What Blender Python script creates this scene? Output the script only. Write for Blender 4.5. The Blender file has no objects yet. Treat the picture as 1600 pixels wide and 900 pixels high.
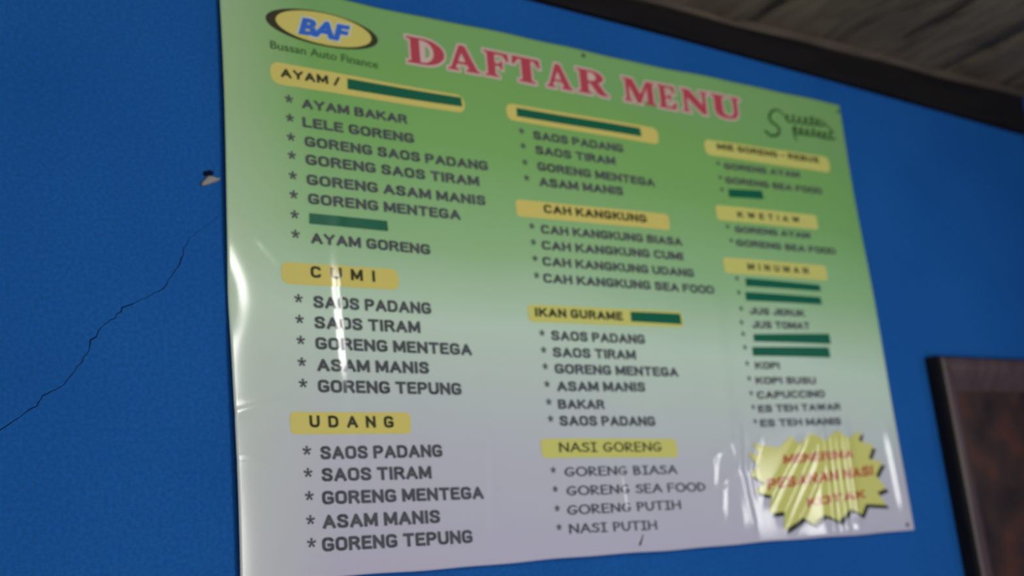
import bpy, bmesh, math, random
from mathutils import Vector, Matrix

scene = bpy.context.scene
COL = scene.collection

# ------------------------------------------------------------------ camera
ZB = 1.55                                   # height of the banner's lower edge above the floor
cam_data = bpy.data.cameras.new('camera')
cam = bpy.data.objects.new('camera', cam_data)
COL.objects.link(cam)
cam_data.sensor_width = 36.0
cam_data.lens = 1824.2 / 1600 * 36.0
cam_data.clip_start = 0.05
R = Matrix(((0.8354799, -0.06032868, -0.54619941),
            (-0.54155904, -0.25897936, -0.79977715),
            (-0.09320487, 0.96399696, -0.24904359)))
cam.matrix_world = Matrix.Translation((-0.6166469, -1.68002998, -0.0427629 + ZB)) @ R.to_4x4()
cam_data.dof.use_dof = True                 # the phone focused short: sharper lower left, softer upper right
cam_data.dof.focus_distance = 1.50
cam_data.dof.aperture_fstop = 2.6
scene.camera = cam

# ------------------------------------------------------------------ light
world = bpy.data.worlds.new('world')
scene.world = world
world.use_nodes = True
world.node_tree.nodes['Background'].inputs[0].default_value = (0.86, 0.93, 1.0, 1)
world.node_tree.nodes['Background'].inputs[1].default_value = 0.24


def area_light(name, loc, target, sx, sy, watts, color):
    d = bpy.data.lights.new(name, 'AREA')
    d.shape = 'RECTANGLE'
    d.size, d.size_y, d.energy, d.color = sx, sy, watts, color
    o = bpy.data.objects.new(name, d)
    o.location = loc
    o.rotation_euler = (Vector(target) - Vector(loc)).to_track_quat('-Z', 'Y').to_euler()
    COL.objects.link(o)
    return o


# low daylight from the street, and unseen lights added for glare on creases and starburst
area_light('fold_glint_light', (0.78, -3.4, ZB + 0.35), (0.78, 0, ZB + 0.35), 0.36, 0.8, 14, (1.0, 0.98, 0.95))  # unseen light, placed for the glints on the lower folds
area_light('crease_glare_light', (0.57, -2.2, ZB + 0.90), (0.57, 0, ZB + 0.6), 0.25, 0.36, 7.0, (1.0, 0.98, 0.95))  # unseen light added to make the bright streak on the left crease
area_light('street_daylight', (0.25, -3.0, ZB - 0.75), (0.5, 0, ZB + 0.2), 2.8, 0.9, 37, (0.96, 0.97, 1.0))
area_light('burst_glare_light', (2.22, -0.98, ZB + 0.20), (1.2, -0.9, ZB + 0.2), 0.26, 0.24, 2.1, (1.0, 1.0, 0.98))  # no opening here: added light for the glare on the starburst

scene.view_settings.view_transform = 'Standard'
scene.view_settings.look = 'None'
scene.view_settings.gamma = 1.0
scene.view_settings.use_curve_mapping = False
scene.view_settings.exposure = 0.0


# ------------------------------------------------------------------ helpers
def lin(c):
    return tuple((v / 255 / 12.92) if v / 255 <= 0.04045 else ((v / 255 + 0.055) / 1.055) ** 2.4 for v in c)


def mat(name, rgb=(0.5, 0.5, 0.5), rough=0.5, spec=0.5):
    m = bpy.data.materials.new(name)
    m.use_nodes = True
    b = m.node_tree.nodes['Principled BSDF']
    b.inputs['Base Color'].default_value = (*rgb, 1)
    b.inputs['Roughness'].default_value = rough
    b.inputs['Specular IOR Level'].default_value = spec
    return m


def nd(m, kind, **kw):
    n = m.node_tree.nodes.new(kind)
    for k, v in kw.items():
        setattr(n, k, v)
    return n


def ln(m, a, b):
    m.node_tree.links.new(a, b)


def ramp(m, stops):
    r = nd(m, 'ShaderNodeValToRGB')
    e = r.color_ramp.elements
    while len(e) < len(stops):
        e.new(0.5)
    for el, (p, c) in zip(e, stops):
        el.position = p
        el.color = (*c, 1)
    return r


def link_mesh(name, bm, m, parent=None, smooth=False):
    me = bpy.data.meshes.new(name)
    bm.to_mesh(me)
    bm.free()
    if smooth:
        for p in me.polygons:
            p.use_smooth = True
    o = bpy.data.objects.new(name, me)
    COL.objects.link(o)
    if m:
        me.materials.append(m)
    o.parent = parent
    return o


def bm_box(bm, x0, x1, y0, y1, z0, z1):
    v = [bm.verts.new(p) for p in ((x0, y0, z0), (x1, y0, z0), (x1, y1, z0), (x0, y1, z0),
                                   (x0, y0, z1), (x1, y0, z1), (x1, y1, z1), (x0, y1, z1))]
    for f in ((0, 3, 2, 1), (4, 5, 6, 7), (0, 1, 5, 4), (1, 2, 6, 5), (2, 3, 7, 6), (3, 0, 4, 7)):
        bm.faces.new([v[i] for i in f])


def tag(o, label, category, group=None, kind=None):
    o['label'] = label
    o['category'] = category
    if group:
        o['group'] = group
    if kind:
        o['kind'] = kind


def struct(o):
    o['kind'] = 'structure'
    return o


# ------------------------------------------------------------------ materials
M = {}
# painted wall: saturated blue emulsion, faint brush clouding and roller texture
m = M['wall'] = mat('blue_wall_paint', rough=0.85, spec=0.12)
tc = nd(m, 'ShaderNodeTexCoord')
nz = nd(m, 'ShaderNodeTexNoise'); nz.inputs['Scale'].default_value = 3.0; nz.inputs['Detail'].default_value = 5
nz2 = nd(m, 'ShaderNodeTexNoise'); nz2.inputs['Scale'].default_value = 160.0; nz2.inputs['Detail'].default_value = 4
ln(m, tc.outputs['Object'], nz.inputs['Vector']); ln(m, tc.outputs['Object'], nz2.inputs['Vector'])
rp = ramp(m, [(0.3, (0.0075, 0.091, 0.335)), (0.7, (0.0105, 0.108, 0.37))])
ln(m, nz.outputs['Fac'], rp.inputs['Fac'])
rp2 = ramp(m, [(0.3, (0.86, 0.86, 0.86)), (0.7, (1.12, 1.12, 1.12))])
ln(m, nz2.outputs['Fac'], rp2.inputs['Fac'])
mx = nd(m, 'ShaderNodeMix', data_type='RGBA', blend_type='MULTIPLY'); mx.inputs['Factor'].default_value = 1.0
ln(m, rp.outputs['Color'], mx.inputs['A']); ln(m, rp2.outputs['Color'], mx.inputs['B'])
ln(m, mx.outputs['Result'], m.node_tree.nodes['Principled BSDF'].inputs['Base Color'])
bp = nd(m, 'ShaderNodeBump'); bp.inputs['Strength'].default_value = 0.25; bp.inputs['Distance'].default_value = 0.002
ln(m, nz2.outputs['Fac'], bp.inputs['Height'])
ln(m, bp.outputs['Normal'], m.node_tree.nodes['Principled BSDF'].inputs['Normal'])

# old ceiling boards: grey brown with dark streaks along the boards (along y)
m = M['ceiling'] = mat('weathered_ceiling_boards', rough=0.8, spec=0.2)
tc = nd(m, 'ShaderNodeTexCoord')
mp = nd(m, 'ShaderNodeMapping'); mp.inputs['Scale'].default_value = (8, 2.0, 1)
mp2 = nd(m, 'ShaderNodeMapping'); mp2.inputs['Scale'].default_value = (5, 4, 1)
n1 = nd(m, 'ShaderNodeTexNoise'); n1.inputs['Scale'].default_value = 2.0; n1.inputs['Detail'].default_value = 7; n1.inputs['Distortion'].default_value = 1.1
n2 = nd(m, 'ShaderNodeTexNoise'); n2.inputs['Scale'].default_value = 1.0; n2.inputs['Detail'].default_value = 5
ln(m, tc.outputs['Object'], mp.inputs['Vector']); ln(m, mp.outputs['Vector'], n1.inputs['Vector'])
ln(m, tc.outputs['Object'], mp2.inputs['Vector']); ln(m, mp2.outputs['Vector'], n2.inputs['Vector'])
r1 = ramp(m, [(0.30, (0.030, 0.023, 0.018)), (0.46, (0.135, 0.105, 0.074)), (0.75, (0.20, 0.160, 0.112))])
r2 = ramp(m, [(0.3, (0.75, 0.72, 0.72)), (0.7, (1.1, 1.08, 1.0))])
ln(m, n1.outputs['Fac'], r1.inputs['Fac']); ln(m, n2.outputs['Fac'], r2.inputs['Fac'])
mx = nd(m, 'ShaderNodeMix', data_type='RGBA', blend_type='MULTIPLY'); mx.inputs['Factor'].default_value = 1.0
ln(m, r1.outputs['Color'], mx.inputs['A']); ln(m, r2.outputs['Color'], mx.inputs['B'])
ln(m, mx.outputs['Result'], m.node_tree.nodes['Principled BSDF'].inputs['Base Color'])
bp = nd(m, 'ShaderNodeBump'); bp.inputs['Strength'].default_value = 0.5; bp.inputs['Distance'].default_value = 0.01
ln(m, n1.outputs['Fac'], bp.inputs['Height'])
ln(m, bp.outputs['Normal'], m.node_tree.nodes['Principled BSDF'].inputs['Normal'])


def wood(name, dark, light, scale=(3, 3, 22), rough=0.5, spec=0.4):
    m = mat(name, rough=rough, spec=spec)
    tc = nd(m, 'ShaderNodeTexCoord')
    mp = nd(m, 'ShaderNodeMapping'); mp.inputs['Scale'].default_value = scale
    n = nd(m, 'ShaderNodeTexNoise'); n.inputs['Scale'].default_value = 1.6; n.inputs['Detail'].default_value = 6
    n.inputs['Distortion'].default_value = 0.8
    r = ramp(m, [(0.3, dark), (0.7, light)])
    ln(m, tc.outputs['Object'], mp.inputs['Vector']); ln(m, mp.outputs['Vector'], n.inputs['Vector'])
    ln(m, n.outputs['Fac'], r.inputs['Fac'])
    ln(m, r.outputs['Color'], m.node_tree.nodes['Principled BSDF'].inputs['Base Color'])
    return m


M['beam'] = wood('shade_black_beam_wood', (0.008, 0.007, 0.008), (0.014, 0.012, 0.012), (2, 9, 14), 0.9, 0.1)  # dark wood, with the shade under the ceiling put into its colour
M['lath'] = wood('ceiling_lath_wood', (0.05, 0.038, 0.03), (0.10, 0.075, 0.055), (3, 12, 12), 0.8, 0.2)
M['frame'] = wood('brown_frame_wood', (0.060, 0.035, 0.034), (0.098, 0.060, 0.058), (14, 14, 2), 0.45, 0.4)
M['frame_side'] = wood('shaded_side_wood', (0.006, 0.005, 0.006), (0.012, 0.010, 0.011), (20, 20, 3), 0.6, 0.2)  # the shade on the frame's side is put into this black wood colour
M['floor'] = mat('grey_cement_floor', (0.25, 0.24, 0.22), 0.8, 0.2)
m = M['picture'] = mat('dark_brown_picture', rough=0.45, spec=0.35)
tc = nd(m, 'ShaderNodeTexCoord')
n = nd(m, 'ShaderNodeTexNoise'); n.inputs['Scale'].default_value = 7; n.inputs['Detail'].default_value = 4
r = ramp(m, [(0.32, (0.010, 0.006, 0.006)), (0.52, (0.042, 0.022, 0.015)), (0.68, (0.095, 0.032, 0.016))])
ln(m, tc.outputs['Object'], n.inputs['Vector']); ln(m, n.outputs['Fac'], r.inputs['Fac'])
ln(m, r.outputs['Color'], m.node_tree.nodes['Principled BSDF'].inputs['Base Color'])

GLOSS, SPEC = 0.13, 0.5
# printed vinyl: green at the top fading to a pale lavender white
m = M['vinyl'] = mat('printed_vinyl', rough=GLOSS, spec=SPEC)
tc = nd(m, 'ShaderNodeTexCoord')
sp = nd(m, 'ShaderNodeSeparateXYZ')
ln(m, tc.outputs['Object'], sp.inputs['Vector'])
ns = nd(m, 'ShaderNodeTexNoise'); ns.inputs['Scale'].default_value = 2.2; ns.inputs['Detail'].default_value = 2
ln(m, tc.outputs['Object'], ns.inputs['Vector'])
# the fade reaches lower on the right hand side and starts paler along the left edge
ax = nd(m, 'ShaderNodeMath', operation='MULTIPLY_ADD')
ln(m, sp.outputs['X'], ax.inputs[0]); ax.inputs[1].default_value = 0.060
ln(m, sp.outputs['Z'], ax.inputs[2])
an = nd(m, 'ShaderNodeMath', operation='MULTIPLY_ADD')
ln(m, ns.outputs['Fac'], an.inputs[0]); an.inputs[1].default_value = 0.10
ln(m, ax.outputs['Value'], an.inputs[2])
rp = ramp(m, [(0.04, (0.53, 0.49, 0.60)), (0.26, (0.56, 0.56, 0.61)), (0.48, (0.58, 0.73, 0.57)),
              (0.62, (0.34, 0.57, 0.28)), (0.80, (0.23, 0.475, 0.145)), (0.95, (0.215, 0.45, 0.125)), (1.0, (0.22, 0.44, 0.15))])
ln(m, an.outputs['Value'], rp.inputs['Fac'])
edge = nd(m, 'ShaderNodeMapRange'); edge.inputs['From Min'].default_value = 0.0; edge.inputs['From Max'].default_value = 0.16
edge.inputs['To Min'].default_value = 0.45; edge.inputs['To Max'].default_value = 0.0
ln(m, sp.outputs['X'], edge.inputs['Value'])
mx = nd(m, 'ShaderNodeMix', data_type='RGBA')
ln(m, edge.outputs['Result'], mx.inputs['Factor']); ln(m, rp.outputs['Color'], mx.inputs['A'])
mx.inputs['B'].default_value = (0.60, 0.70, 0.50, 1)
ln(m, mx.outputs['Result'], m.node_tree.nodes['Principled BSDF'].inputs['Base Color'])

M['ink'] = mat('black_ink', (0.095, 0.099, 0.108), GLOSS, SPEC)
M['green_ink'] = mat('dark_green_ink', (0.075, 0.16, 0.05), GLOSS, SPEC)
M['script_ink'] = mat('deep_green_ink', (0.030, 0.080, 0.022), GLOSS, SPEC)
M['yellow'] = mat('yellow_print', (0.70, 0.60, 0.16), GLOSS, SPEC)
M['lemon'] = mat('lemon_print', (0.66, 0.64, 0.17), GLOSS, SPEC)
M['red'] = mat('red_print', (0.50, 0.070, 0.095), GLOSS, SPEC)
M['orange_red'] = mat('orange_red_print', (0.52, 0.12, 0.05), GLOSS, SPEC)
M['pink'] = mat('pale_pink_print', (0.68, 0.50, 0.44), GLOSS, SPEC)
M['blue'] = mat('blue_print', (0.045, 0.16, 0.62), GLOSS, SPEC)
M['white'] = mat('white_print', (0.62, 0.66, 0.52), GLOSS, SPEC)
M['olive'] = mat('dark_olive_print', (0.050, 0.052, 0.028), GLOSS, SPEC)
M['strip'] = mat('dark_green_tape', (0.006, 0.125, 0.062), 0.35, 0.4)
M['steel'] = mat('dull_nail_steel', (0.05, 0.05, 0.05), 0.5, 0.5)
M['plaster'] = mat('bare_plaster', (0.30, 0.28, 0.265), 0.9, 0.1)
M['hole'] = mat('dark_cavity', (0.006, 0.010, 0.03), 1.0, 0.0)

# ------------------------------------------------------------------ relief of the hanging banner
W, H = 1.5, 0.9845
BASE = 0.012                                # stand-off from the wall


def seg_ridge(x, z, x0, z0, x1, z1, s, a, soft=0.02):
    """a crease of width s and height a along a segment, dying away past its ends"""
    dx, dz = x1 - x0, z1 - z0
    L = math.hypot(dx, dz)
    ux, uz = dx / L, dz / L
    t = (x - x0) * ux + (z - z0) * uz
    d = (x - x0) * -uz + (z - z0) * ux
    if abs(d) > 4 * s:
        return 0.0
    e = 0.0 if t < 0 and t < -3 * soft else 1.0
    if t < 0:
        e = math.exp(-(t / soft) ** 2)
    elif t > L:
        e = math.exp(-((t - L) / soft) ** 2)
    return a * math.exp(-d * d / (2 * s * s)) * e


RIDGES = [
    # bright vertical crease through CUMI / SAOS
    (0.1885, 0.468, 0.1935, 0.340, 0.0090, 0.0021, 0.055),
    (0.185, 0.80, 0.199, 0.18, 0.008, 0.0006, 0.08),
    # long soft fold between the first and second columns
    (0.468, 0.60, 0.440, 0.06, 0.008, 0.0008, 0.05),
    (0.447, 0.17, 0.438, 0.09, 0.006, 0.0012, 0.03),
    (0.712, 0.20, 0.716, 0.09, 0.005, 0.0013, 0.03),
    # crumple between the second and third columns
    (1.030, 0.215, 1.020, 0.165, 0.007, 0.0020, 0.02),
    (0.992, 0.190, 0.950, 0.165, 0.005, 0.0012, 0.02),
    (0.950, 0.165, 0.942, 0.120, 0.006, 0.0012, 0.02),
    (1.004, 0.140, 0.965, 0.115, 0.005, 0.0013, 0.02),
    (0.965, 0.115, 0.955, 0.070, 0.006, 0.0012, 0.02),
    (1.002, 0.215, 1.000, 0.180, 0.006, 0.0015, 0.02),
    (1.075, 0.190, 1.048, 0.150, 0.005, 0.0014, 0.02),
    (1.048, 0.150, 1.052, 0.100, 0.006, 0.0010, 0.02),
    (1.012, 0.45, 1.004, 0.05, 0.016, 0.0028, 0.06),
    (1.020, 0.120, 1.028, 0.040, 0.007, 0.0014, 0.03),
    # creases across the starburst
    (1.190, 0.185, 1.090, 0.085, 0.006, 0.0018, 0.02),
    (1.225, 0.175, 1.120, 0.055, 0.007, 0.0022, 0.02),
    (1.240, 0.130, 1.150, 0.030, 0.006, 0.0018, 0.02),
    (1.262, 0.21, 1.250, 0.03, 0.009, 0.0030, 0.03),
    (1.300, 0.20, 1.290, 0.03, 0.010, 0.0026, 0.03),
    (1.335, 0.20, 1.325, 0.04, 0.010, 0.0030, 0.03),
    # right hand edge and lower edge puckers
    (1.472, 0.18, 1.476, 0.07, 0.010, 0.0018, 0.04),
    (1.18, 0.006, 1.36, 0.010, 0.006, 0.0014, 0.03),
    # lower left horizontal wrinkles
    (0.005, 0.250, 0.075, 0.268, 0.006, 0.0014, 0.015),
    (0.004, 0.178, 0.040, 0.176, 0.004, 0.0008, 0.01),
    (0.060, 0.520, 0.082, 0.495, 0.006, 0.0008, 0.015),
    (0.045, 0.90, 0.085, 0.80, 0.010, 0.0008, 0.03),
]


def relief(x, z):
    h = 0.0016 * math.sin(x * 9.0 + 1.2 + 1.5 * z) + 0.0008 * math.sin(x * 21 + 4 * z)
    h += 0.0012 * math.sin(z * 11 + 2 * x)
    for r in RIDGES:
        h += seg_ridge(x, z, *r)
    # the free left edge curls back towards the wall
    env = 0.13 + 0.72 * math.exp(-((z - 0.430) / 0.055) ** 2)
    h -= 0.0056 * env * math.exp(-max(x, 0) / 0.024)
    return h


def surf(x, z, off=0.0):
    return Vector((x, -(BASE + relief(x, z)) - off, z))


def surf_normal(x, z):
    e = 0.0015
    hx = (relief(x + e, z) - relief(x - e, z)) / (2 * e)
    hz = (relief(x, z + e) - relief(x, z - e)) / (2 * e)
    return Vector((-hx, -1, -hz)).normalized()


def drape(name, bm, m, parent, off, sx=0.006, sz=0.012):
    """lay flat artwork (x, y, 0) on the banner: cut it finely, then follow the relief"""
    xs = [v.co.x for v in bm.verts]
    zs = [v.co.y for v in bm.verts]
    for a, b, step, axis in ((min(xs), max(xs), sx, 0), (min(zs), max(zs), sz, 1)):
        n = int((b - a) / step)
        for i in range(1, n + 1):
            c = a + (b - a) * i / (n + 1)
            co = (c, 0, 0) if axis == 0 else (0, c, 0)
            no = (1, 0, 0) if axis == 0 else (0, 1, 0)
            bmesh.ops.bisect_plane(bm, geom=bm.verts[:] + bm.edges[:] + bm.faces[:], plane_co=co, plane_no=no, dist=1e-6)
    bmesh.ops.triangulate(bm, faces=[f for f in bm.faces if len(f.verts) > 4])
    nn = []
    bm.verts.index_update()
    for v in bm.verts:
        x, z = v.co.x, v.co.y
        v.co = surf(x, z, off)
        nn.append(surf_normal(x, z))
    me = bpy.data.meshes.new(name)
    bm.to_mesh(me)
    bm.free()
    for p in me.polygons:
        p.use_smooth = True
    me.normals_split_custom_set_from_vertices(nn)
    me.materials.append(m)
    o = bpy.data.objects.new(name, me)
    COL.objects.link(o)
    o.parent = parent
    return o


def curve_bm(polys, offset=0.0):
    """closed outlines (even-odd holes) -> filled flat bmesh"""
    cu = bpy.data.curves.new('outline', 'CURVE')
    cu.dimensions = '2D'
    cu.fill_mode = 'FRONT'
    cu.offset = offset
    for pts in polys:
        s = cu.splines.new('POLY')
        s.points.add(len(pts) - 1)
        for p, (x, y) in zip(s.points, pts):
            p.co = (x, y, 0, 1)
        s.use_cyclic_u = True
    return data_bm(cu)


def data_bm(cu):
    o = bpy.data.objects.new('scratch', cu)
    COL.objects.link(o)
    dg = bpy.context.evaluated_depsgraph_get()
    me = bpy.data.meshes.new_from_object(o.evaluated_get(dg))
    bm = bmesh.new()
    bm.from_mesh(me)
    bpy.data.objects.remove(o)
    bpy.data.meshes.remove(me)
    bpy.data.curves.remove(cu)
    bmesh.ops.remove_doubles(bm, verts=bm.verts, dist=1e-6)
    for f in bm.faces:
        if f.normal.z < 0:
            f.normal_flip()
    return bm


def text_bm(s, bold=0.03, spacing=1.0):
    cu = bpy.data.curves.new('lettering', 'FONT')
    cu.body = s
    cu.offset = bold
    cu.space_character = spacing
    cu.fill_mode = 'FRONT'
    cu.resolution_u = 3
    return data_bm(cu)


def fit(bm, x0, x1, z0, z1, cap, shear=0.0):
    """scale flat artwork so it runs x0..x1, is cap tall and its mid-height goes from z0 to z1"""
    xs = [v.co.x for v in bm.verts]
    ys = [v.co.y for v in bm.verts]
    a, b, c, d = min(xs), max(xs), min(ys), max(ys)
    for v in bm.verts:
        t = (v.co.x - a) / (b - a)
        q = (v.co.y - c) / (d - c) - 0.5
        v.co.x = x0 + t * (x1 - x0) + shear * q * cap
        v.co.y = z0 + t * (z1 - z0) + q * cap
    return bm


def add_star(bm, x, z, r):
    """the five-spoked asterisk that starts a menu line"""
    w = r * 0.26
    for k in range(5):
        a = math.pi / 2 + k * 2 * math.pi / 5
        ux, uy = math.cos(a), math.sin(a)
        q = [(x - uy * w * .6, z + ux * w * .6), (x + ux * r - uy * w, z + uy * r + ux * w),
             (x + ux * r + uy * w, z + uy * r - ux * w), (x + uy * w * .6, z - ux * w * .6)]
        f = bm.faces.new([bm.verts.new((px, pz, 0)) for px, pz in reversed(q)])
        if f.normal.z < 0:
            f.normal_flip()


def ribbon(bm, pts, w0, w1=None):
    """a pen stroke along pts, round at its joints"""
    w1 = w0 if w1 is None else w1
    n = len(pts)
    for i, (x, y) in enumerate(pts):
        w = w0 + (w1 - w0) * i / max(1, n - 1)
        bm.faces.new([bm.verts.new((x + w * math.cos(a), y + w * math.sin(a), 0)) for a in [k * math.pi / 4 for k in range(8)]])
        if i + 1 < n:
            x2, y2 = pts[i + 1]
            wb = w0 + (w1 - w0) * (i + 1) / max(1, n - 1)
            L = math.hypot(x2 - x, y2 - y)
            if L < 1e-9:
                continue
            px, py = -(y2 - y) / L, (x2 - x) / L
            bm.faces.new([bm.verts.new(p) for p in ((x - px * w, y - py * w, 0), (x2 - px * wb, y2 - py * wb, 0),
                                                    (x2 + px * wb, y2 + py * wb, 0), (x + px * w, y + py * w, 0))])


def arc(cx, cy, rx, ry, a0, a1, n=14):
    return [(cx + rx * math.cos(math.radians(a0 + (a1 - a0) * i / n)), cy + ry * math.sin(math.radians(a0 + (a1 - a0) * i / n))) for i in range(n + 1)]


def rounded(x0, x1, zl0, zl1, zr0, zr1, r, n=6):
    """rounded bar: left edge zl0..zl1, right edge zr0..zr1"""
    pts = []
    for (cx, cz, a0) in ((x1 - r, zr0 + r, -90), (x1 - r, zr1 - r, 0), (x0 + r, zl1 - r, 90), (x0 + r, zl0 + r, 180)):
        pts += arc(cx, cz, r, r, a0, a0 + 90, n)
    return pts


# rounded hand-lettered strokes for the lower middle block (unit cap height)
HAND = {
    'N': (0.80, [[(0.06, 0), (0.08, 1), (0.66, 0.03), (0.70, 1)]]),
    'A': (0.80, [[(0.03, 0), (0.42, 1), (0.74, 0)], [(0.16, 0.36), (0.62, 0.36)]]),
    'S': (0.66, [[(0.56, 0.86), (0.40, 0.98), (0.18, 0.92), (0.12, 0.72), (0.30, 0.56), (0.50, 0.44), (0.56, 0.22), (0.40, 0.03), (0.18, 0.03), (0.04, 0.16)]]),
    'I': (0.54, [[(0.06, 1), (0.46, 1)], [(0.26, 1), (0.26, 0)], [(0.04, 0), (0.48, 0)]]),
    'G': (0.80, [[(0.66, 0.86), (0.48, 0.99), (0.22, 0.88), (0.06, 0.55), (0.10, 0.20), (0.32, 0.01), (0.58, 0.08), (0.70, 0.42), (0.40, 0.42)]]),
    'O': (0.90, [arc(0.43, 0.5, 0.38, 0.5, 90, 450, 16)]),
    'R': (0.72, [[(0.08, 0), (0.08, 1), (0.40, 0.96), (0.56, 0.78), (0.44, 0.56), (0.10, 0.46), (0.62, 0)]]),
    'E': (0.66, [[(0.56, 1), (0.08, 1), (0.08, 0), (0.58, 0)], [(0.08, 0.52), (0.50, 0.54)]]),
    'B': (0.70, [[(0.08, 0), (0.08, 1), (0.40, 0.96), (0.50, 0.76), (0.36, 0.56), (0.10, 0.52), (0.44, 0.46), (0.58, 0.24), (0.40, 0.03), (0.08, 0)]]),
    'F': (0.64, [[(0.08, 0), (0.08, 1), (0.58, 1)], [(0.08, 0.52), (0.50, 0.54)]]),
    'D': (0.78, [[(0.08, 0), (0.08, 1), (0.44, 0.90), (0.66, 0.56), (0.56, 0.20), (0.30, 0.02), (0.08, 0)]]),
    'P': (0.64, [[(0.08, 0), (0.08, 1), (0.42, 0.96), (0.54, 0.74), (0.40, 0.50), (0.10, 0.44)]]),
    'U': (0.76, [[(0.06, 1), (0.08, 0.30), (0.24, 0.02), (0.48, 0.04), (0.64, 0.34), (0.66, 1)]]),
    'T': (0.74, [[(0.02, 1), (0.70, 1)], [(0.36, 1), (0.35, 0)]]),
    'H': (0.80, [[(0.08, 0), (0.08, 1)], [(0.70, 0), (0.70, 1)], [(0.08, 0.50), (0.70, 0.52)]]),
}


# bold condensed capitals, drawn as broad pen strokes (unit cap height)
_O = [(.30, 1), (.14, .99), (.03, .88), (0, .70), (0, .30), (.03, .12), (.14, .01), (.30, 0), (.46, .01), (.57, .12), (.60, .30), (.60, .70), (.57, .88), (.46, .99), (.30, 1)]
CAPS = {
    'A': (.66, [[(0, 0), (.33, 1), (.66, 0)], [(.12, .30), (.54, .30)]]),
    'B': (.58, [[(0, 0), (0, 1), (.38, 1), (.52, .90), (.52, .64), (.40, .53), (0, .53)], [(.40, .53), (.56, .42), (.57, .12), (.42, 0), (0, 0)]]),
    'C': (.58, [[(.57, .86), (.52, .95), (.42, 1), (.16, 1), (.03, .88), (0, .70), (0, .30), (.03, .12), (.16, 0), (.42, 0), (.52, .05), (.57, .14)]]),
    'D': (.60, [[(0, 0), (0, 1), (.36, 1), (.53, .90), (.60, .70), (.60, .30), (.53, .10), (.36, 0), (0, 0)]]),
    'E': (.48, [[(.48, 1), (0, 1), (0, 0), (.50, 0)], [(0, .52), (.42, .52)]]),
    'F': (.48, [[(.48, 1), (0, 1), (0, 0)], [(0, .50), (.42, .50)]]),
    'G': (.60, [[(.57, .86), (.52, .95), (.42, 1), (.16, 1), (.03, .88), (0, .70), (0, .30), (.03, .12), (.16, 0), (.42, 0), (.60, .10), (.60, .44), (.36, .44)]]),
    'H': (.60, [[(0, 0), (0, 1)], [(.60, 0), (.60, 1)], [(0, .52), (.60, .52)]]),
    'I': (.02, [[(.01, 0), (.01, 1)]]),
    'J': (.46, [[(.46, 1), (.46, .24), (.40, .06), (.26, 0), (.10, .04), (0, .26)]]),
    'K': (.60, [[(0, 0), (0, 1)], [(.58, 1), (.06, .44)], [(.20, .58), (.62, 0)]]),
    'L': (.46, [[(0, 1), (0, 0), (.48, 0)]]),
    'M': (.74, [[(0, 0), (0, 1)], [(.05, .96), (.37, .12), (.69, .96)], [(.74, 1), (.74, 0)]]),
    'N': (.60, [[(0, 0), (0, 1)], [(.02, .96), (.58, .04)], [(.60, 1), (.60, 0)]]),
    'O': (.60, [_O]),
    'P': (.54, [[(0, 0), (0, 1), (.38, 1), (.53, .88), (.54, .62), (.40, .46), (0, .46)]]),
    'R': (.58, [[(0, 0), (0, 1), (.38, 1), (.54, .88), (.54, .64), (.40, .50), (0, .50)], [(.36, .48), (.58, 0)]]),
    'S': (.56, [[(.54, .81), (.51, .93), (.40, 1), (.15, 1), (.03, .90), (.01, .74), (.08, .61), (.47, .42), (.56, .27), (.53, .09), (.42, 0), (.13, 0), (.02, .07), (0, .19)]]),
    'T': (.58, [[(0, 1), (.58, 1)], [(.29, 1), (.29, 0)]]),
    'U': (.60, [[(0, 1), (0, .28), (.06, .08), (.20, 0), (.40, 0), (.54, .08), (.60, .28), (.60, 1)]]),
    'W': (.90, [[(0, 1), (.20, .02), (.45, .94), (.70, .02), (.90, 1)]]),
    'Y': (.62, [[(0, 1), (.31, .46), (.62, 1)], [(.31, .46), (.31, 0)]]),
    '/': (.34, [[(0, -.04), (.34, 1.04)]]),
    '-': (.28, [[(0, .46), (.28, .46)]]),
}


def caps_bm(s, pen=0.115, gap=0.33, word=0.34):
    """lettering as one flat mesh; strokes end square"""
    bm = bmesh.new()
    x = 0.0
    for ch in s:
        if ch == ' ':
            x += word
            continue
        w, strokes = CAPS[ch]
        for st in strokes:
            pts = [(x + px, pen + py * (1 - 2 * pen)) for px, py in st]
            closed = st[0] == st[-1]
            n = len(pts)
            for i in range(n - 1):
                (ax_, ay_), (bx_, by_) = pts[i], pts[i + 1]
                L = math.hypot(bx_ - ax_, by_ - ay_)
                ux, uy = (bx_ - ax_) / L, (by_ - ay_) / L
                if i == 0 and not closed:
                    ax_, ay_ = ax_ - ux * pen, ay_ - uy * pen
                if i == n - 2 and not closed:
                    bx_, by_ = bx_ + ux * pen, by_ + uy * pen
                px, py = -uy * pen, ux * pen
                bm.faces.new([bm.verts.new(p) for p in ((ax_ - px, ay_ - py, 0), (bx_ - px, by_ - py, 0), (bx_ + px, by_ + py, 0), (ax_ + px, ay_ + py, 0))])
                if i > 0 or closed:
                    bm.faces.new([bm.verts.new((pts[i][0] + pen * math.cos(k * math.pi / 4), pts[i][1] + pen * math.sin(k * math.pi / 4), 0)) for k in range(8)])
        x += w + gap
    return bm


def hand_bm(s, pen=0.085):
    bm = bmesh.new()
    x = 0.0
    for ch in s:
        if ch == ' ':
            x += 0.42
            continue
        w, strokes = HAND[ch]
        for st in strokes:
            ribbon(bm, [(x + px, py) for px, py in st], pen)
        x += w + 0.08
    return bm


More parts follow.
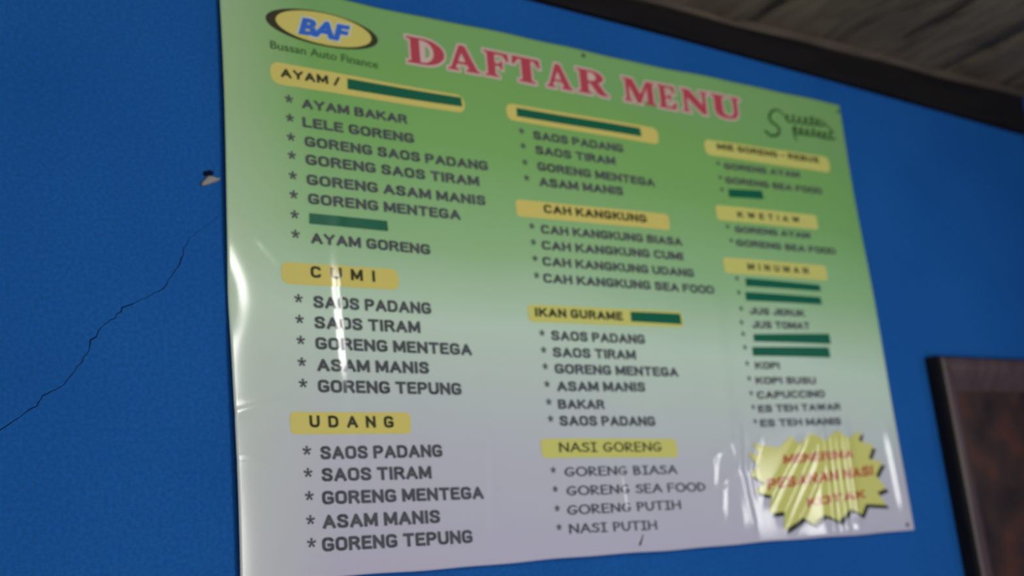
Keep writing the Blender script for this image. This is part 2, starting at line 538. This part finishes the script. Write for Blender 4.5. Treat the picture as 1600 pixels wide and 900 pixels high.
# ------------------------------------------------------------------ the room
XL, XR, YF = -2.4, 2.25, -4.0
ZC = ZB + 1.122                              # underside of the ceiling
bm = bmesh.new(); bm_box(bm, XL, XR, 0.0, 0.12, 0.0, ZC + 0.06)
wall = struct(link_mesh('wall_back', bm, M['wall']))
bm = bmesh.new(); bm_box(bm, XR, XR + 0.12, YF, 0.12, 0.0, ZC + 0.06)
struct(link_mesh('wall_right', bm, M['wall']))
bm = bmesh.new(); bm_box(bm, XL, XR + 0.12, YF, 0.12, -0.1, 0.0)
struct(link_mesh('floor', bm, M['floor']))

# ceiling: wide old boards running out from the wall, slightly uneven
rnd = random.Random(4)
bm = bmesh.new()
x = XL
edges = [-2.4, -1.75, -1.05, -0.45, 0.20, 0.62, 1.222, 1.905, 2.25]
for a, b in zip(edges[:-1], edges[1:]):
    nx, ny = 10, 60
    grid = []
    z0 = ZC + rnd.uniform(0.0, 0.006)
    for j in range(ny + 1):
        row = []
        y = -0.001 + (YF) * (j / ny) ** 1.6
        for i in range(nx + 1):
            t = i / nx
            wob = 0.010 * math.sin(y * 9 + a * 5)
            xx = a + (b - a) * t + (wob if 0 < i < nx else wob * 0.6) + (0.004 if i == 0 else (-0.004 if i == nx else 0))
            xx = min(max(xx, XL), XR)
            zz = z0 + 0.006 * math.sin(t * math.pi) + 0.003 * math.sin(7 * y + 6 * t) + (0.009 if i in (0, nx) else 0)
            row.append(bm.verts.new((xx, y, zz)))
        grid.append(row)
    top = [[bm.verts.new((v.co.x, v.co.y, ZC + 0.05)) for v in row] for row in grid]
    for j in range(ny):
        for i in range(nx):
            bm.faces.new((grid[j][i], grid[j + 1][i], grid[j + 1][i + 1], grid[j][i + 1]))
            bm.faces.new((top[j][i], top[j][i + 1], top[j + 1][i + 1], top[j + 1][i]))
        bm.faces.new((grid[j][0], top[j][0], top[j + 1][0], grid[j + 1][0]))
        bm.faces.new((grid[j][nx], grid[j + 1][nx], top[j + 1][nx], top[j][nx]))
    for i in range(nx):
        bm.faces.new((grid[0][i], grid[0][i + 1], top[0][i + 1], top[0][i]))
        bm.faces.new((grid[ny][i], top[ny][i], top[ny][i + 1], grid[ny][i + 1]))
bm_box(bm, XL, XR, YF, -0.001, ZC + 0.046, ZC + 0.09)          # decking above the boards closes the gaps
bmesh.ops.recalc_face_normals(bm, faces=bm.faces)
struct(link_mesh('ceiling', bm, M['ceiling'], smooth=True))

# the dark wall plate, ceiling shade put into its black: its lower edge runs slightly downhill
bm = bmesh.new()
low = [(-2.4, 1.10), (0.20, 1.088), (0.68, 1.075), (1.015, 1.067), (1.472, 1.051), (1.933, 1.032), (2.17, 1.022), (2.25, 1.019)]
prev = None
for x, z in low:
    ring = [bm.verts.new(p) for p in ((x, 0.0, ZB + z), (x, -0.016, ZB + z - 0.001), (x, -0.022, ZB + z + 0.006), (x, -0.024, ZC + 0.012), (x, 0.0, ZC + 0.012))]
    if prev:
        for k in range(5):
            bm.faces.new((prev[k], prev[(k + 1) % 5], ring[(k + 1) % 5], ring[k]))
    else:
        bm.faces.new(ring)
    prev = ring
bm.faces.new(list(reversed(prev)))
bmesh.ops.recalc_face_normals(bm, faces=bm.faces)
struct(link_mesh('trim_1', bm, M['beam']))
# thin lath nailed along the ceiling next to the wall plate
bm = bmesh.new()
prev = None
for k in range(48):
    x = XL + (XR - XL) * k / 47
    dz = 0.0015 * math.sin(k * 1.7)
    dy = 0.003 * math.sin(k * 0.9)
    ring = [bm.verts.new(p) for p in ((x, -0.024, ZC + 0.01), (x, -0.024, ZC - 0.005 + dz), (x, -0.034 + dy, ZC - 0.007 + dz), (x, -0.040 + dy, ZC + 0.01))]
    if prev:
        for q in range(4):
            bm.faces.new((prev[q], prev[(q + 1) % 4], ring[(q + 1) % 4], ring[q]))
    prev = ring
bmesh.ops.recalc_face_normals(bm, faces=bm.faces)
struct(link_mesh('trim_2', bm, M['lath']))

# the crack in the wall left of the banner
bm = bmesh.new()
crack = [(-0.345, 0.212, 1.2), (-0.322, 0.229, 1.6), (-0.298, 0.246, 1.1), (-0.276, 0.262, 2.0), (-0.270, 0.275, 1.4), (-0.250, 0.284, 1.0),
         (-0.236, 0.297, 0.9), (-0.222, 0.318, 1.4), (-0.208, 0.338, 0.9), (-0.203, 0.356, 2.2), (-0.186, 0.378, 1.0), (-0.170, 0.392, 1.6),
         (-0.158, 0.408, 2.0), (-0.138, 0.418, 1.1), (-0.118, 0.428, 0.8), (-0.098, 0.441, 1.5), (-0.086, 0.462, 1.1), (-0.072, 0.480, 1.9),
         (-0.066, 0.505, 1.2), (-0.055, 0.524, 0.9), (-0.040, 0.538, 0.5), (-0.022, 0.552, 0.4), (-0.004, 0.566, 0.3)]
rr = random.Random(2)
fine = []
for (x0, z0, w0), (x1, z1, w1) in zip(crack[:-1], crack[1:]):
    for k in range(3):
        t = k / 3
        fine.append((x0 + (x1 - x0) * t + rr.uniform(-.0015, .0015), z0 + (z1 - z0) * t + rr.uniform(-.0015, .0015), (w0 + (w1 - w0) * t) * rr.uniform(.7, 1.2)))
prev = None
for i, (x, z, w) in enumerate(fine):
    j = min(i + 1, len(fine) - 1)
    k = max(i - 1, 0)
    dx, dz = fine[j][0] - fine[k][0], fine[j][1] - fine[k][1]
    L = math.hypot(dx, dz)
    nx, nz = -dz / L, dx / L
    hw = 0.00046 * w
    cur = [bm.verts.new((x + nx * hw, -0.0003, ZB + z + nz * hw)), bm.verts.new((x, -0.0006, ZB + z)), bm.verts.new((x - nx * hw, -0.0003, ZB + z - nz * hw))]
    if prev:
        bm.faces.new((prev[0], prev[1], cur[1], cur[0]))
        bm.faces.new((prev[1], prev[2], cur[2], cur[1]))
    prev = cur
bmesh.ops.recalc_face_normals(bm, faces=bm.faces)
link_mesh('crack', bm, M['hole'], wall)

# ------------------------------------------------------------------ the banner
banner = bpy.data.objects.new('menu_banner', None)
banner.location = (0, 0, ZB)
COL.objects.link(banner)
tag(banner, 'large glossy green and white printed menu banner nailed to the blue wall', 'banner')

bm = bmesh.new()
NX, NZ = 376, 246
front, back = [], []
for j in range(NZ + 1):
    rf, rb = [], []
    for i in range(NX + 1):
        x, z = W * i / NX, H * j / NZ
        # edges of a cut vinyl sheet are never quite straight
        ex = x + 0.0016 * math.sin(z * 9 + 0.6) * (1 - x / W) + 0.0012 * math.sin(z * 14) * (x / W)
        ez = z + (0.0008 * math.sin(x * 13) + 0.0005 * math.sin(x * 37)) * (abs(z / H - 0.5) * 2) ** 8
        p = surf(x, z)
        rf.append(bm.verts.new((ex, p.y, ez)))
        rb.append(bm.verts.new((ex, p.y + 0.0006, ez)))
    front.append(rf); back.append(rb)
for j in range(NZ):
    for i in range(NX):
        bm.faces.new((front[j][i], front[j][i + 1], front[j + 1][i + 1], front[j + 1][i]))
        bm.faces.new((back[j][i], back[j + 1][i], back[j + 1][i + 1], back[j][i + 1]))
for i in range(NX):
    bm.faces.new((front[0][i], back[0][i], back[0][i + 1], front[0][i + 1]))
    bm.faces.new((front[NZ][i], front[NZ][i + 1], back[NZ][i + 1], back[NZ][i]))
for j in range(NZ):
    bm.faces.new((front[j][0], front[j + 1][0], back[j + 1][0], back[j][0]))
    bm.faces.new((front[j][NX], back[j][NX], back[j + 1][NX], front[j + 1][NX]))
sheet = link_mesh('sheet', bm, M['vinyl'], banner, smooth=True)

O1, O2, O3 = 0.0005, 0.0010, 0.0014          # print layers

# --- menu lines: (words, x0, x1, z at left, z at right, letter height)
COLUMN_1 = [
    ('AYAM BAKAR', 0.135, 0.336, 0.772, 0.773, 0.0172), ('LELE GORENG', 0.135, 0.346, 0.738, 0.738, 0.0175),
    ('GORENG SAOS PADANG', 0.137, 0.494, 0.704, 0.704, 0.0175), ('GORENG SAOS TIRAM', 0.137, 0.472, 0.672, 0.672, 0.0178),
    ('GORENG ASAM MANIS', 0.137, 0.482, 0.637, 0.636, 0.0178), ('GORENG MENTEGA', 0.138, 0.428, 0.604, 0.604, 0.0178),
    ('', 0, 0, 0.570, 0.570, 0.0178), ('AYAM GORENG', 0.139, 0.361, 0.537, 0.535, 0.0182),
    ('SAOS PADANG', 0.138, 0.354, 0.430, 0.430, 0.0195), ('SAOS TIRAM', 0.138, 0.330, 0.396, 0.396, 0.0195),
    ('GORENG MENTEGA', 0.138, 0.429, 0.362, 0.361, 0.0195), ('ASAM MANIS', 0.138, 0.341, 0.327, 0.327, 0.0195),
    ('GORENG TEPUNG', 0.138, 0.401, 0.293, 0.292, 0.0200),
    ('SAOS PADANG', 0.135, 0.353, 0.188, 0.188, 0.0200), ('SAOS TIRAM', 0.135, 0.329, 0.154, 0.153, 0.0200),
    ('GORENG MENTEGA', 0.134, 0.426, 0.119, 0.117, 0.0200), ('ASAM MANIS', 0.132, 0.339, 0.083, 0.082, 0.0202),
    ('GORENG TEPUNG', 0.130, 0.397, 0.049, 0.047, 0.0205),
]
COLUMN_2 = [
    ('SAOS PADANG', 0.603, 0.822, 0.781, 0.783, 0.0168), ('SAOS TIRAM', 0.604, 0.797, 0.751, 0.753, 0.0168),
    ('GORENG MENTEGA', 0.605, 0.894, 0.718, 0.719, 0.0168), ('ASAM MANIS', 0.604, 0.807, 0.687, 0.691, 0.0172),
    ('CAH KANGKUNG BIASA', 0.597, 0.946, 0.593, 0.599, 0.0172), ('CAH KANGKUNG CUMI', 0.595, 0.942, 0.562, 0.568, 0.0172),
    ('CAH KANGKUNG UDANG', 0.593, 0.966, 0.531, 0.535, 0.0172), ('CAH KANGKUNG SEA FOOD', 0.591, 1.014, 0.499, 0.503, 0.0175),
    ('SAOS PADANG', 0.596, 0.816, 0.392, 0.393, 0.0175), ('SAOS TIRAM', 0.596, 0.789, 0.361, 0.362, 0.0175),
    ('GORENG MENTEGA', 0.597, 0.890, 0.331, 0.331, 0.0175), ('ASAM MANIS', 0.597, 0.803, 0.299, 0.301, 0.0175),
    ('BAKAR', 0.596, 0.701, 0.267, 0.267, 0.0175), ('SAOS PADANG', 0.595, 0.817, 0.237, 0.236, 0.0175),
]
COLUMN_2_HAND = [
    ('GORENG BIASA', 0.594, 0.855, 0.147, 0.145, 0.0172), ('GORENG SEA FOOD', 0.594, 0.920, 0.114, 0.111, 0.0172),
    ('GORENG PUTIH', 0.591, 0.852, 0.081, 0.080, 0.0172), ('NASI PUTIH', 0.591, 0.788, 0.049, 0.046, 0.0172),
]
COLUMN_3 = [
    ('GORENG AYAM', 1.094, 1.323, 0.781, 0.788, 0.0145), ('GORENG SEA FOOD', 1.092, 1.388, 0.749, 0.756, 0.0145),
    ('', 0, 0, 0.722, 0.722, 0.0145), ('GORENG AYAM', 1.098, 1.324, 0.640, 0.646, 0.0145), ('GORENG SEA FOOD', 1.096, 1.398, 0.610, 0.615, 0.0145),
    ('', 0, 0, 0.528, 0.528, 0.0145), ('', 0, 0, 0.498, 0.498, 0.0145),
    ('JUS JERUK', 1.104, 1.267, 0.464, 0.466, 0.0148), ('JUS TOMAT', 1.106, 1.275, 0.435, 0.439, 0.0148),
    ('', 0, 0, 0.411, 0.411, 0.0145), ('', 0, 0, 0.383, 0.383, 0.0145),
    ('KOPI', 1.100, 1.168, 0.350, 0.351, 0.0148), ('KOPI SUSU', 1.096, 1.268, 0.319, 0.321, 0.0148),
    ('CAPUCCINO', 1.094, 1.289, 0.289, 0.293, 0.0148), ('ES TEH TAWAR', 1.092, 1.333, 0.261, 0.266, 0.0148),
    ('ES TEH MANIS', 1.092, 1.326, 0.232, 0.235, 0.0148),
]
for lines, xb, r, hand in ((COLUMN_1, 0.113, 0.0072, False), (COLUMN_2, 0.577, 0.0060, False), (COLUMN_2_HAND, 0.571, 0.0055, True), (COLUMN_3, 1.079, 0.0052, False)):
    for s, x0, x1, z0, z1, cap in lines:
        if s:
            bm = fit(hand_bm(s), x0, x1, z0, z1, cap) if hand else fit(caps_bm(s), x0, x1, z0, z1, cap * 1.09)
        xs = xb + (0.004 if z0 > 0.45 and z0 < 0.62 and xb > 1 else 0)
        o = banner
        if s:
            o = drape('menu_line', bm, M['ink'], banner, O2)
        star = bmesh.new()
        add_star(star, xs, z0 + 0.004, r)
        drape('bullet_mark', star, M['ink'], o, O2)
        if s:
            o['label'] = 'black printed menu line reading ' + s

# --- headings on yellow bars
# words, text box, letter spacing, hand lettering?, bar: x0, x1, left z0..z1, right z0..z1, corner radius, colour
HEADINGS = [
    ('AYAM /', 0.100, 0.209, 0.822, 0.823, 0.0180, 1.0, False, 0.082, 0.457, 0.800, 0.840, 0.803, 0.838, 0.016, 'yellow'),
    ('CUMI', 0.136, 0.251, 0.480, 0.480, 0.0195, 1.7, False, 0.086, 0.295, 0.457, 0.493, 0.459, 0.495, 0.012, 'yellow'),
    ('UDANG', 0.120, 0.267, 0.237, 0.236, 0.0200, 1.6, False, 0.088, 0.298, 0.217, 0.252, 0.217, 0.252, 0.008, 'yellow'),
    ('', 0, 0, 0, 0, 0, 1, False, 0.547, 0.922, 0.804, 0.838, 0.806, 0.842, 0.014, 'yellow'),
    ('CAH KANGKUNG', 0.608, 0.858, 0.634, 0.639, 0.0182, 1.0, False, 0.546, 0.918, 0.613, 0.646, 0.621, 0.655, 0.008, 'yellow'),
    ('IKAN GURAME', 0.566, 0.768, 0.434, 0.436, 0.0180, 1.0, False, 0.551, 0.920, 0.415, 0.448, 0.421, 0.453, 0.010, 'lemon'),
    ('NASI GORENG', 0.588, 0.824, 0.190, 0.188, 0.0178, 1.0, True, 0.551, 0.862, 0.172, 0.206, 0.168, 0.203, 0.007, 'lemon'),
    ('MIE GORENG - REBUS', 1.082, 1.394, 0.824, 0.831, 0.0148, 1.0, False, 1.047, 1.428, 0.801, 0.836, 0.805, 0.843, 0.014, 'lemon'),
    ('KWETIAW', 1.112, 1.299, 0.674, 0.680, 0.0150, 1.5, False, 1.053, 1.355, 0.657, 0.690, 0.662, 0.696, 0.007, 'lemon'),
    ('MINUMAN', 1.118, 1.299, 0.560, 0.563, 0.0155, 1.5, False, 1.052, 1.357, 0.542, 0.576, 0.545, 0.579, 0.007, 'lemon'),
]
bars = []
for (s, x0, x1, z0, z1, cap, spc, hand, bx0, bx1, l0, l1, r0, r1, rad, colr) in HEADINGS:
    bar = drape('heading_bar', curve_bm([rounded(bx0, bx1, l0, l1, r0, r1, rad)]), M[colr], banner, O1)
    bar['label'] = ('yellow heading bar reading ' + s) if s else 'yellow heading bar almost covered by a dark green strip'
    bars.append(bar)
    if s:
        bm = hand_bm(s, 0.075) if hand else caps_bm(s, 0.115, 0.36 * (1 if spc == 1 else spc * 1.6))
        drape('heading_text', fit(bm, x0, x1, z0, z1, cap), M['olive'], bar, O2)

# --- dark green strips stuck over some of the words: x0, x1, left z0..z1, right z0..z1, what it sits on
STRIPS = [
    (0.222, 0.451, 0.812, 0.832, 0.815, 0.833, bars[0]), (0.570, 0.875, 0.814, 0.831, 0.817, 0.835, bars[3]),
    (0.138, 0.281, 0.561, 0.579, 0.561, 0.579, banner), (0.787, 0.914, 0.427, 0.446, 0.427, 0.448, bars[5]),
    (1.096, 1.197, 0.711, 0.729, 0.717, 0.736, banner),
    (1.106, 1.328, 0.517, 0.534, 0.519, 0.533, banner), (1.100, 1.324, 0.486, 0.504, 0.489, 0.505, banner),
    (1.106, 1.332, 0.400, 0.415, 0.402, 0.424, banner), (1.098, 1.324, 0.370, 0.388, 0.372, 0.394, banner),
]
for x0, x1, a, b, c, d, par in STRIPS:
    o = drape('cover_strip', curve_bm([[(x0, a), (x1, c), (x1 - 0.001, d), (x0 + 0.001, b)]]), M['strip'], par, O3)
    o['label'] = 'dark green strip covering printed words'

# --- title lettering
GLYPH = {
    'D': [[(0, 0), (.42, 0)] + arc(.42, .5, .58, .5, -90, 90) + [(0, 1), (0, .93), (.1, .9), (.1, .1), (0, .07)],
          [(.34, .08)] + arc(.42, .5, .29, .42, -90, 90) + [(.34, .92)]],
    'A': [[(.38, 1), (.56, 1), (.92, .1), (1, .07), (1, 0), (.56, 0), (.56, .07), (.65, .1), (.60, .26), (.29, .26), (.24, .1), (.34, .07), (.34, 0), (0, 0), (0, .07), (.09, .1)],
          [(.33, .36), (.56, .36), (.445, .70)]],
    'F': [[(0, 0), (.56, 0), (.56, .07), (.43, .1), (.43, .44), (.6, .44), (.66, .33), (.73, .33), (.73, .67), (.66, .67), (.6, .55), (.43, .55), (.43, .89), (.75, .89), (.9, .68), (1, .68), (.97, 1), (0, 1), (0, .93), (.12, .9), (.12, .1), (0, .07)]],
    'T': [[(.2, 0), (.8, 0), (.8, .07), (.67, .1), (.67, .89), (.78, .89), (.92, .66), (1, .66), (.98, 1), (.02, 1), (0, .66), (.08, .66), (.22, .89), (.33, .89), (.33, .1), (.2, .07)]],
    'R': [[(0, 0), (.45, 0), (.45, .07), (.36, .1), (.36, .45), (.42, .45), (.64, .06), (.74, 0), (1, 0), (1, .07), (.93, .1)] + arc(.48, .735, .40, .265, -58, 90) + [(0, 1), (0, .93), (.1, .9), (.1, .1), (0, .07)],
          [(.36, .56)] + arc(.45, .735, .18, .175, -90, 90) + [(.36, .91)]],
    'M': [[(0, 0), (.27, 0), (.27, .07), (.19, .1), (.19, .70), (.41, 0), (.53, 0), (.74, .72), (.74, .1), (.65, .07), (.65, 0), (1, 0), (1, .07), (.94, .1), (.94, .9), (1, .93), (1, 1), (.74, 1), (.53, .40), (.32, 1), (0, 1), (0, .93), (.08, .9), (.08, .1), (0, .07)]],
    'E': [[(0, 0), (.97, 0), (1, .32), (.9, .32), (.75, .11), (.43, .11), (.43, .44), (.6, .44), (.66, .33), (.73, .33), (.73, .67), (.66, .67), (.6, .55), (.43, .55), (.43, .89), (.72, .89), (.86, .68), (.96, .68), (.93, 1), (0, 1), (0, .93), (.12, .9), (.12, .1), (0, .07)]],
    'N': [[(0, 0), (.31, 0), (.31, .07), (.21, .1), (.21, .62), (.74, 0), (.91, 0), (.91, .9), (1, .93), (1, 1), (.68, 1), (.68, .93), (.78, .9), (.78, .40), (.32, 1), (0, 1), (0, .93), (.08, .9), (.08, .1), (0, .07)]],
    'U': [[(0, 1), (.5, 1), (.5, .93), (.39, .9), (.39, .3), (.43, .17), (.55, .11), (.68, .15), (.75, .3), (.75, .9), (.65, .93), (.65, 1), (1, 1), (1, .93), (.9, .9), (.9, .28), (.84, .1), (.7, 0), (.42, -.02), (.22, .04), (.13, .17), (.11, .3), (.11, .9), (0, .93)]],
}
TITLE = [('D', .346, .423), ('A', .429, .497), ('F', .508, .564), ('T', .571, .637), ('A', .650, .713), ('R', .725, .801),
         ('M', .842, .928), ('E', .935, .985), ('N', 1.000, 1.074), ('U', 1.082, 1.168)]
title = bpy.data.objects.new('title', None)
COL.objects.link(title)
title.parent = banner
title['label'] = 'large red serif title reading DAFTAR MENU with a pale outline'
bm_in, bm_out = bmesh.new(), bmesh.new()
for ch, x0, x1 in TITLE:
    zc = 0.912 + 0.010 * ((x0 + x1) / 2 - 0.34)
    z0 = zc - 0.026
    polys = [[(x0 + px * (x1 - x0), z0 + pz * 0.052) for px, pz in pl] for pl in GLYPH[ch]]
    for tgt, off in ((bm_in, 0.0), (bm_out, 0.0042)):
        holes = polys[1:]
        if off and ch == 'D':                # the pale outline leaves the middle of the D open
            cx = sum(p[0] for p in holes[0]) / len(holes[0])
            cz = sum(p[1] for p in holes[0]) / len(holes[0])
            holes = [[(cx + (px - cx) * 0.6, cz + (pz - cz) * 0.75) for px, pz in holes[0]]]
        elif off:
            holes = []
        g = curve_bm(polys[:1] + holes, off)
        me = bpy.data.meshes.new('g')
        g.to_mesh(me); g.free()
        tgt.from_mesh(me)
        bpy.data.meshes.remove(me)
drape('title_outline', bm_out, M['pink'], title, O1)
drape('title_lettering', bm_in, M['red'], title, O2)

# --- sponsor oval with its lettering, upper left
logo = bpy.data.objects.new('sponsor_logo', None)
COL.objects.link(logo)
logo.parent = banner
logo['label'] = 'yellow oval emblem with blue letters BAF and a dark crescent rim'
drape('oval_rim', curve_bm([arc(.184, .9185, .105, .0325, 0, 354, 60)]), M['olive'], logo, O1)
drape('oval_field', curve_bm([arc(.186, .9190, .0895, .0300, 0, 354, 60)]), M['yellow'], logo, O2)
drape('emblem_lettering_edge', fit(text_bm('BAF', 0.11), .137, .234, .916, .918, .0400, 0.30), M['white'], logo, O2 + .0003)
drape('emblem_lettering', fit(text_bm('BAF', 0.055), .141, .230, .916, .918, .0330, 0.30), M['blue'], logo, O3 + .0003)
drape('tagline', fit(text_bm('Bussan Auto Finance', 0.012), .085, .285, .8705, .8695, .0150), M['green_ink'], logo, O2)

# --- dark green script mark, upper right: a big swooping initial and two rows of looping script
bm = bmesh.new()
sw = [(1.302, .925), (1.292, .936), (1.276, .937), (1.261, .928), (1.254, .915), (1.259, .905), (1.272, .900), (1.281, .892), (1.279, .881), (1.266, .873), (1.249, .872), (1.236, .880)]
ribbon(bm, sw[:5], .0012, .0034)
ribbon(bm, sw[4:], .0030, .0030)
def script_row(x0, x1, zl, zr, h, n, seed):
    """a row of slanting, uneven handwriting loops"""
    rg = random.Random(seed)
    pts = []
    for q in range(n):
        up, down = h * rg.uniform(0.30, 0.62), h * rg.uniform(0.30, 0.50)
        wide = rg.uniform(0.25, 0.55) * h
        for i in range(12):
            t = (q + i / 12) / n
            a = i / 12 * 2 * math.pi
            v = math.sin(a)
            y = v * (up if v > 0 else down)
            pts.append((x0 + (x1 - x0) * t + wide * math.cos(a) + 0.35 * y, zl + (zr - zl) * t + y))
    ribbon(bm, pts, .0021)
script_row(1.305, 1.425, .921, .927, .020, 6, 3)
script_row(1.325, 1.462, .894, .899, .019, 7, 11)
ribbon(bm, [(1.330, .905), (1.326, .880), (1.332, .872)], .002)
ribbon(bm, [(1.425, .932), (1.445, .920), (1.462, .908)], .002)
script = drape('script_mark', bm, M['script_ink'], banner, O2)
script['label'] = 'dark green swooping script mark in the upper right corner'

# --- starburst
BURST = [(1.384, .217), (1.372, .193), (1.415, .183), (1.393, .155), (1.436, .147), (1.407, .120), (1.432, .091), (1.402, .084), (1.424, .056),
         (1.360, .061), (1.340, .039), (1.308, .053), (1.268, .030), (1.229, .045), (1.196, .027), (1.169, .042), (1.113, .019), (1.119, .056),
         (1.079, .054), (1.092, .088), (1.046, .098), (1.079, .113), (1.040, .132), (1.068, .146), (1.043, .172), (1.076, .170), (1.062, .192), (1.131, .182),
         (1.172, .206), (1.190, .188), (1.231, .211), (1.266, .194), (1.307, .216), (1.340, .198)]
burst = bpy.data.objects.new('starburst', None)
COL.objects.link(burst)
burst.parent = banner
burst['label'] = 'yellow spiky starburst with red words and a dark offset shade'
drape('starburst_backing', curve_bm([[(x + .0075, z - .0085) for x, z in BURST]]), M['olive'], burst, O1)
drape('starburst_field', curve_bm([BURST]), M['lemon'], burst, O2)
def burst_text(s, x0, x1, z0, z1, cap, mt):
    drape('starburst_lettering', fit(caps_bm(s, 0.12), x0, x1, z0, z1, cap, 0.15), mt, burst, O3)
burst_text('MENERIMA', 1.140, 1.345, .158, .166, .020, M['orange_red'])
burst_text('PESANAN NASI', 1.085, 1.400, .110, .130, .023, M['orange_red'])
burst_text('KOTAK', 1.185, 1.365, .070, .082, .019, M['orange_red'])

# --- small slit in the lower edge
bm = bmesh.new()
ribbon(bm, [(.7425, .0135), (.747, .020), (.7525, .030)], .0022, .0008)
drape('slit', bm, M['olive'], banner, O2)

# ------------------------------------------------------------------ nails holding the banner
def nail(x, z, label):
    p = surf(x, z)
    bm = bmesh.new()
    prof = [(0.0, -0.0030), (0.0022, -0.0028), (0.0040, -0.0020), (0.0044, -0.0012), (0.0042, -0.0004), (0.0013, -0.0003), (0.0013, 0.0135 + (-p.y - BASE) ), (0.0003, 0.0200), (0.0, 0.0205)]
    rings = []
    for r, y in prof:
        rings.append([bm.verts.new((max(r, 1e-5) * math.cos(k * math.pi / 8), y, max(r, 1e-5) * math.sin(k * math.pi / 8))) for k in range(16)])
    for a, b in zip(rings[:-1], rings[1:]):
        for k in range(16):
            bm.faces.new((a[k], a[(k + 1) % 16], b[(k + 1) % 16], b[k]))
    bmesh.ops.remove_doubles(bm, verts=bm.verts, dist=2e-5)
    bmesh.ops.recalc_face_normals(bm, faces=bm.faces)
    o = link_mesh('nail', bm, M['steel'], smooth=True)
    o.location = (x, p.y, ZB + z)
    tag(o, label, 'nail', 'nails holding the menu banner')


nail(1.491, .966, "small dark nail in the banner's upper right corner above the script mark")
nail(1.479, .012, "small dark nail in the banner's lower right corner under the starburst")
nail(0.748, .972, 'small dark nail in the middle of the top edge of the menu banner')

# ------------------------------------------------------------------ chipped plaster beside the banner
chip = bpy.data.objects.new('plaster_chip', None)
chip.location = (-.020, 0, ZB + .622)
COL.objects.link(chip)
tag(chip, "pale lump of broken plaster at a small hole beside the banner's left edge", 'plaster chip')
bm = bmesh.new()
bmesh.ops.create_icosphere(bm, subdivisions=3, radius=1)
rg = random.Random(8)
for v in bm.verts:
    n = 1 + 0.16 * math.sin(5 * v.co.x + 3 * v.co.z) + 0.10 * rg.uniform(-1, 1)
    x, y, z = v.co * n
    # a bent lump: low on the left, rising to a thin tip on the right
    v.co = Vector((x * .0155, min(0.0, -.0018 + y * .0062), z * (.0062 - .0022 * x) + .0070 * x * abs(x) - .001))
link_mesh('plaster', bm, M['plaster'], chip, smooth=True)
bm = bmesh.new()
ctr = bm.verts.new((-.004, -.0012, .0100))
ring = []
for k in range(18):
    a = k * 2 * math.pi / 18
    r = 1 + 0.2 * rg.uniform(-1, 1)
    ring.append(bm.verts.new((-.004 + .0085 * r * math.cos(a), -.0006, .0100 + .0052 * r * math.sin(a) + .0018 * math.cos(a))))
for k in range(18):
    bm.faces.new((ctr, ring[k], ring[(k + 1) % 18]))
bmesh.ops.recalc_face_normals(bm, faces=bm.faces)
link_mesh('hole', bm, M['hole'], chip)

# ------------------------------------------------------------------ dark wooden picture frame at the right
fx0, fx1, fz0, fz1, fd = 1.655, 2.175, -0.33, 0.382, 0.046
pic = bpy.data.objects.new('picture_frame', None)
pic.location = ((fx0 + fx1) / 2, 0, ZB + fz0)
COL.objects.link(pic)
tag(pic, 'dark brown wooden picture frame on the blue wall right of the menu banner', 'picture frame')
hw, fh = (fx1 - fx0) / 2, fz1 - fz0


def frame_loops(profile):
    """mitred moulding: profile is (distance inward from the outer edge, y)"""
    bm = bmesh.new()
    loops = []
    for d, y in profile:
        loops.append([bm.verts.new(p) for p in ((-hw + d, y, d), (hw - d, y, d), (hw - d, y, fh - d), (-hw + d, y, fh - d))])
    for a, b in zip(loops[:-1], loops[1:]):
        for k in range(4):
            bm.faces.new((a[k], a[(k + 1) % 4], b[(k + 1) % 4], b[k]))
    bmesh.ops.recalc_face_normals(bm, faces=bm.faces)
    return bm


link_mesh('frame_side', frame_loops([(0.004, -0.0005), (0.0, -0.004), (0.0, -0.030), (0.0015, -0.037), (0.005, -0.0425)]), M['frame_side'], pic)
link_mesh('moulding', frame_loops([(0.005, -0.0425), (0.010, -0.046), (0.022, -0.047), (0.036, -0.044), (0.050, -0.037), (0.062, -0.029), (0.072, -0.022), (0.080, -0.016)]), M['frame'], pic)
bm = bmesh.new(); bm_box(bm, -hw + .078, hw - .078, -0.018, -0.006, .078, fh - .078)
link_mesh('picture', bm, M['picture'], pic)
